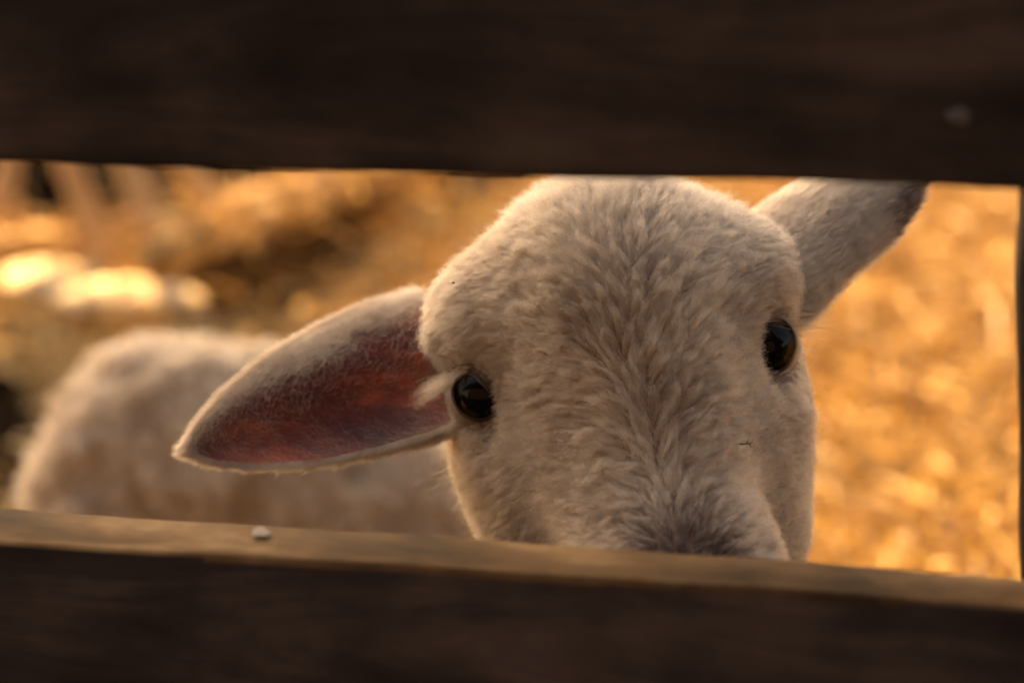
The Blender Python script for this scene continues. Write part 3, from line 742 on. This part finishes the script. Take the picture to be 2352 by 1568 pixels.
# ================================================================ THE RESTING LAMB BEHIND
DB = 1.27
def bp(px, py, d=DB): return at(px, py, d)
rest = empty('lamb', (-.12, 1.25, 0))
tag(rest, 'blurred cream lamb with curly fleece lying on the straw behind the other', 'lamb')
def frame(yawdeg):
    a = R(yawdeg); return np.array([[math.cos(a), -math.sin(a), 0], [math.sin(a), math.cos(a), 0], [0, 0, 1]])
c_rump, c_hump, c_mid, c_sh = bp(225, 1120), bp(375, 965), bp(620, 1060), bp(935, 1205)
def rest_sdf(P):
    d = sd_ell(P, c_hump, (.052, .060, .047))
    d = smin(d, sd_ell(P, c_rump, (.040, .055, .050)), .03)
    d = smin(d, sd_ell(P, c_mid, (.085, .068, .066), frame(0)), .035)
    d = smin(d, sd_ell(P, c_sh, (.075, .060, .060)), .035)
    d = smin(d, sd_ell(P, (c_mid[0]-.02, c_mid[1], .055), (.15, .065, .055)), .03)
    # neck and head tucked low behind the standing lamb
    d = smin(d, sd_cone(P, c_sh+np.array([.03, .0, .0]), (.045, 1.26, .085), .038, .030), .02)
    d = smin(d, sd_ell(P, (.065, 1.25, .085), (.038, .030, .033)), .01)
    d = smin(d, sd_cone(P, (.08, 1.245, .078), (.125, 1.235, .052), .024, .015), .012)
    for (x, y) in ((-.24, 1.17), (-.05, 1.17)):
        d = smin(d, sd_cone(P, (x, y+.03, .04), (x+.09, y, .022), .022, .014), .012)
        d = smin(d, sd_cone(P, (x+.09, y, .020), (x+.01, y-.012, .014), .012, .009), .006)
        d = smin(d, sd_ell(P, (x, y-.014, .011), (.018, .011, .011)), .005)
    for s in (-1, 1): d = smin(d, sd_ell(P, (.045+.01*s, 1.25+s*.04, .10), (.013, .028, .006)), .008)
    lump = vnoise(P, 62, 21, 2)*.0075+vnoise(P, 160, 22, 1)*.002
    return d-lump*np.clip((P[:, 2]-.03)/.03, 0, 1)
RV, RF = surface_nets(rest_sdf, (-.40, 1.10, -.005), (.18, 1.38, .28), .0045)
mesh_obj('body', RV, RF, M_skin2, rest)
P, T3, u = sample_mesh(RV, RF, lambda c: np.where(c[:, 2] > .02, 1., .2), 60000)
N = grad(rest_sdf, P); T = nrm(np.array([.7, -.2, -.6])[None]+.7*rng.normal(size=P.shape)); T = nrm(T-N*(T*N).sum(1, keepdims=True))
S_ = clumped(P, N, T, np.where(P[:, 0] > .02, .006, .013)*np.ones(len(P)), np.full(len(P), R(55)), 2200, np.full(len(P), .95), 7, .8, 1.2, .2, .8)
hair_obj('fleece', S_, .00016, .00006, M_wool2, rest)
def dark_eye(c, r, par):
    n1, n2 = 16, 10; V = [c+r*np.array([math.sin(math.pi*i/n2)*math.cos(2*math.pi*j/n1), math.sin(math.pi*i/n2)*math.sin(2*math.pi*j/n1), math.cos(math.pi*i/n2)]) for i in range(n2+1) for j in range(n1)]
    F = np.array([(i*n1+j, (i+1)*n1+j, (i+1)*n1+(j+1) % n1, i*n1+(j+1) % n1) for i in range(n2) for j in range(n1)])
    mesh_obj('eye', V, F, M_eye, par)
for s in (-1, 1): dark_eye(np.array([.082, 1.248+s*.026, .094]), .0085, rest)

# ================================================================ THINGS ON THE GROUND BEHIND
def tube(name, pts, rads, mat, parent=None, ns=16, rough=.12, seed=0, fs=18):
    pts = np.array(pts, float); n = max(24, len(pts)*8); tt = np.linspace(0, 1, n); t0 = np.linspace(0, 1, len(pts))
    C = np.stack([np.interp(tt, t0, pts[:, i]) for i in range(3)], 1); Rr = np.interp(tt, t0, rads)
    dd = nrm(np.gradient(C, axis=0)); V = []
    for i in range(n):
        a = nrm(np.cross(dd[i], [.12, .31, .94])); b = np.cross(dd[i], a)
        for j in range(ns):
            ph = 2*math.pi*j/ns; V.append(C[i]+(a*math.cos(ph)+b*math.sin(ph))*Rr[i])
    V = np.array(V); cc = np.repeat(C, ns, 0)
    V = cc+(V-cc)*(1+rough*vnoise(V, fs/max(rads)/10, seed))[:, None]
    F = [(i*ns+j, i*ns+(j+1) % ns, (i+1)*ns+(j+1) % ns, (i+1)*ns+j) for i in range(n-1) for j in range(ns)]
    F += [tuple(range(ns))[::-1], tuple(range((n-1)*ns, n*ns))]
    return mesh_obj(name, V, F, mat, parent)
M_log = mottled('sunbleached_bark', [(.35, (.14, .075, .03)), (.5, (.42, .25, .11)), (.65, (.62, .42, .2))], 30, .8, .8, .01)
M_stake = mottled('dry_stake_wood', [(.3, (.34, .20, .10)), (.7, (.58, .36, .18))], 25, .8, .5, .004, (1, 1, .2))
M_stone = mottled('pale_stone', [(.3, (.55, .45, .30)), (.7, (.78, .68, .5))], 18, .6, .6, .01)
M_bush = mottled('brown_dead_leaf', [(.3, (.06, .03, .015)), (.7, (.16, .085, .04))], 8, .7)
M_twig = simple('dark_twig', (.05, .03, .018), .8)
a = on_ground(385, 588, .085); b = on_ground(960, 362, .07)
dirv = b-a
tag(tube('log', [a-dirv*.04, a+dirv*.3+np.array([0, 0, .012]), a+dirv*.65, b+dirv*.25], [.022, .026, .023, .02], M_log, seed=4), 'sunlit fallen log slanting away across the straw at upper left', 'log')
for (px, py, r, sc, sd, lab) in ((125, 655, .050, (1.35, .95, .46), 1, 'very bright pale stone on the straw, farther left of the two by the log end'),
                       (300, 692, .046, (1.7, .9, .46), 2, 'smaller bright pale stone touching the near end of the log'),
                       (60, 560, .055, (1.2, 1, .4), 3, 'dull golden stone at the left edge behind the bright pale stones')):
    c = on_ground(px, py, r*.3); n1, n2 = 28, 18
    V = np.array([[math.sin(math.pi*i/n2)*math.cos(2*math.pi*j/n1), math.sin(math.pi*i/n2)*math.sin(2*math.pi*j/n1), math.cos(math.pi*i/n2)] for i in range(n2+1) for j in range(n1)])
    V = V*(1+.16*vnoise(V, 2.2, sd))[:, None]*np.array(sc)*r+c
    F = np.array([(i*n1+j, (i+1)*n1+j, (i+1)*n1+(j+1) % n1, i*n1+(j+1) % n1) for i in range(n2) for j in range(n1)])
    tag(mesh_obj('stone', V, F, M_stone if sd < 3 else M_log), lab, 'stone', 'stones lying on the straw')
for (p0, p1, r, lab) in (((395, 690), (300, 380), .017, 'orange brown wooden stake standing at the end of the log'),
                         ((255, 640), (160, 380), .016, 'pale brown wooden stake leaning left behind the bright stones'),
                         ((590, 560), (425, 380), .017, 'leaning wooden stake rising behind the middle of the log'),
                         ((-10, 560), (20, 380), .016, 'wooden stake cut by the left edge of the picture')):
    g = on_ground(*p0); depth = (g-CAM)@FW; t = at(p1[0], p1[1], depth+.04); dv = t-g
    tag(tube('wooden_stake', [g-dv*.05, g+dv, g+dv*2.1], [r, r*.95, r*.85], M_stake, ns=12, rough=.08, seed=int(p0[0]) % 17), lab, 'stake', 'wooden stakes standing behind the lambs')

def leaves(n, sampler, size, seed):
    r = np.random.default_rng(seed); c = sampler(n, r); a = nrm(r.normal(size=(n, 3))); b = nrm(np.cross(a, r.normal(size=(n, 3)))); s = size*(.6+.8*r.random(n))[:, None]
    k = nrm(np.cross(a, b))
    V = np.stack([c-a*s, c+b*s*.45+k*s*.12, c+a*s, c-b*s*.45+k*s*.12], 1).reshape(-1, 3); F = np.arange(n*4).reshape(n, 4)
    return V, F
def shrub(base, rx, ry, h, n, label, seed):
    sh = empty('dry_shrub', tuple(base)); tag(sh, label, 'shrub', 'dry shrubs behind the stakes'); r = np.random.default_rng(seed)
    def smp(n, r):
        cl = r.normal(size=(40, 3))*np.array([rx, ry, h*.45])*.6+np.array([0, 0, h*.45]); p = cl[r.integers(0, 40, n)]+r.normal(size=(n, 3))*h*.10
        p[:, 2] = np.abs(p[:, 2])+.01; return p+base
    V, F = leaves(n, smp, .016, seed); mesh_obj('leaves', V, F, M_bush, sh, False)
    Vs = []; Fs = []; k = 0
    for i in range(26):
        t = base+np.array([r.normal()*rx, r.normal()*ry, h*(.6+.5*r.random())]); m_ = (base+t)/2+r.normal(size=3)*.03
        for (p, q_, w0, w1) in ((base+r.normal(size=3)*np.array([.03, .03, 0]), m_, .006, .004), (m_, t, .004, .0015)):
            d = nrm(q_-p); u_ = nrm(np.cross(d, [.2, .5, .8])); v_ = np.cross(d, u_)
            for c, w_ in ((p, w0), (q_, w1)):
                for j in range(5): Vs.append(c+(u_*math.cos(j*1.2566)+v_*math.sin(j*1.2566))*w_)
            for j in range(5): Fs.append((k+j, k+(j+1) % 5, k+5+(j+1) % 5, k+5+j))
            k += 10
    mesh_obj('stems', Vs, Fs, M_twig, sh)
shrub(np.array([-.86, 2.78, 0.]), .22, .10, .26, 3500, 'low brown dead shrub at the far left behind the stakes', 31)
shrub(np.array([-.50, 2.82, 0.]), .20, .10, .24, 3500, 'low brown dead shrub behind the leaning stake and the log', 32)

# ---- unseen tree, added so its crown shades the fence and both lambs
def tree():
    d = np.array(sdir); tgt = np.array([.0, .58, .27]); cen = tgt+d*4.3
    base = np.array([cen[0]-.9, cen[1]+1.2, 0.])
    t = empty('added_shade_tree', tuple(base)); tag(t, 'unseen leafy tree added to shade the fence and lambs', 'tree')
    M_added_leaf = mottled('added_tree_leaf', [(.3, (.035, .06, .015)), (.7, (.08, .11, .03))], 3, .6)
    M_bark = mottled('added_tree_bark', [(.3, (.05, .03, .02)), (.7, (.14, .09, .06))], 12, .9, .8, .02)
    sx = nrm(np.cross(d, [0, 0, 1])); sy = np.cross(sx, d)
    def smp(n, r):
        cl = nrm(r.normal(size=(260, 3)))*r.random((260, 1))**.4
        cl = cl[:, :1]*sx*.42+cl[:, 1:2]*sy*SHH+cl[:, 2:]*d*.8+cen
        cl[:8] = cen+sx*(r.random((8, 1))*.2-.16)-sy*(.72+.16*r.random((8, 1))); return cl[r.integers(0, 260, n)]+r.normal(size=(n, 3))*.08  # extra low leaf clusters, added to cast shade at the left edge
    SHH = .42
    V, F = leaves(26000, smp, .07, 41); mesh_obj('added_shade_crown', V, F, M_added_leaf, t, False)
    tr = tube('trunk', [base, base+np.array([.1, -.1, 1.0]), cen+np.array([-.4, .5, -.2]), cen+np.array([-.1, .1, .3])], [.13, .10, .07, .03], M_bark, t, seed=6)
    for s in (-1, 1): tube('added_tree_limb', [cen+np.array([-.4, .5, -.2]), cen+sx*s*.2, cen+sx*s*.4+np.array([0, 0, .2])], [.05, .035, .015], M_bark, t, seed=7+s)
tree()

# ---- unseen board wall added behind the camera: keeps light off the fence front and is what the eyes mirror
def shade_wall():
    t = empty('shade_wall', (0, -2.2, 0)); tag(t, 'unseen dark board wall added behind the camera to block light', 'shade_wall')
    V = []; F = []; k = 0
    for i in range(44):
        x = -4.4+i*.2; y = -2.2-.004*(i % 2)
        for (dx, dy, z) in ((0, 0, 0), (.194, 0, 0), (.194, 0, 3.2), (0, 0, 3.2), (0, -.03, 0), (.194, -.03, 0), (.194, -.03, 3.2), (0, -.03, 3.2)): V.append((x+dx, y+dy, z))
        F += [(k, k+1, k+2, k+3), (k+5, k+4, k+7, k+6), (k+3, k+2, k+6, k+7), (k+1, k+5, k+6, k+2), (k+4, k, k+3, k+7)]; k += 8
    mesh_obj('added_shade_boards', V, F, M_wood, t, False)
shade_wall()
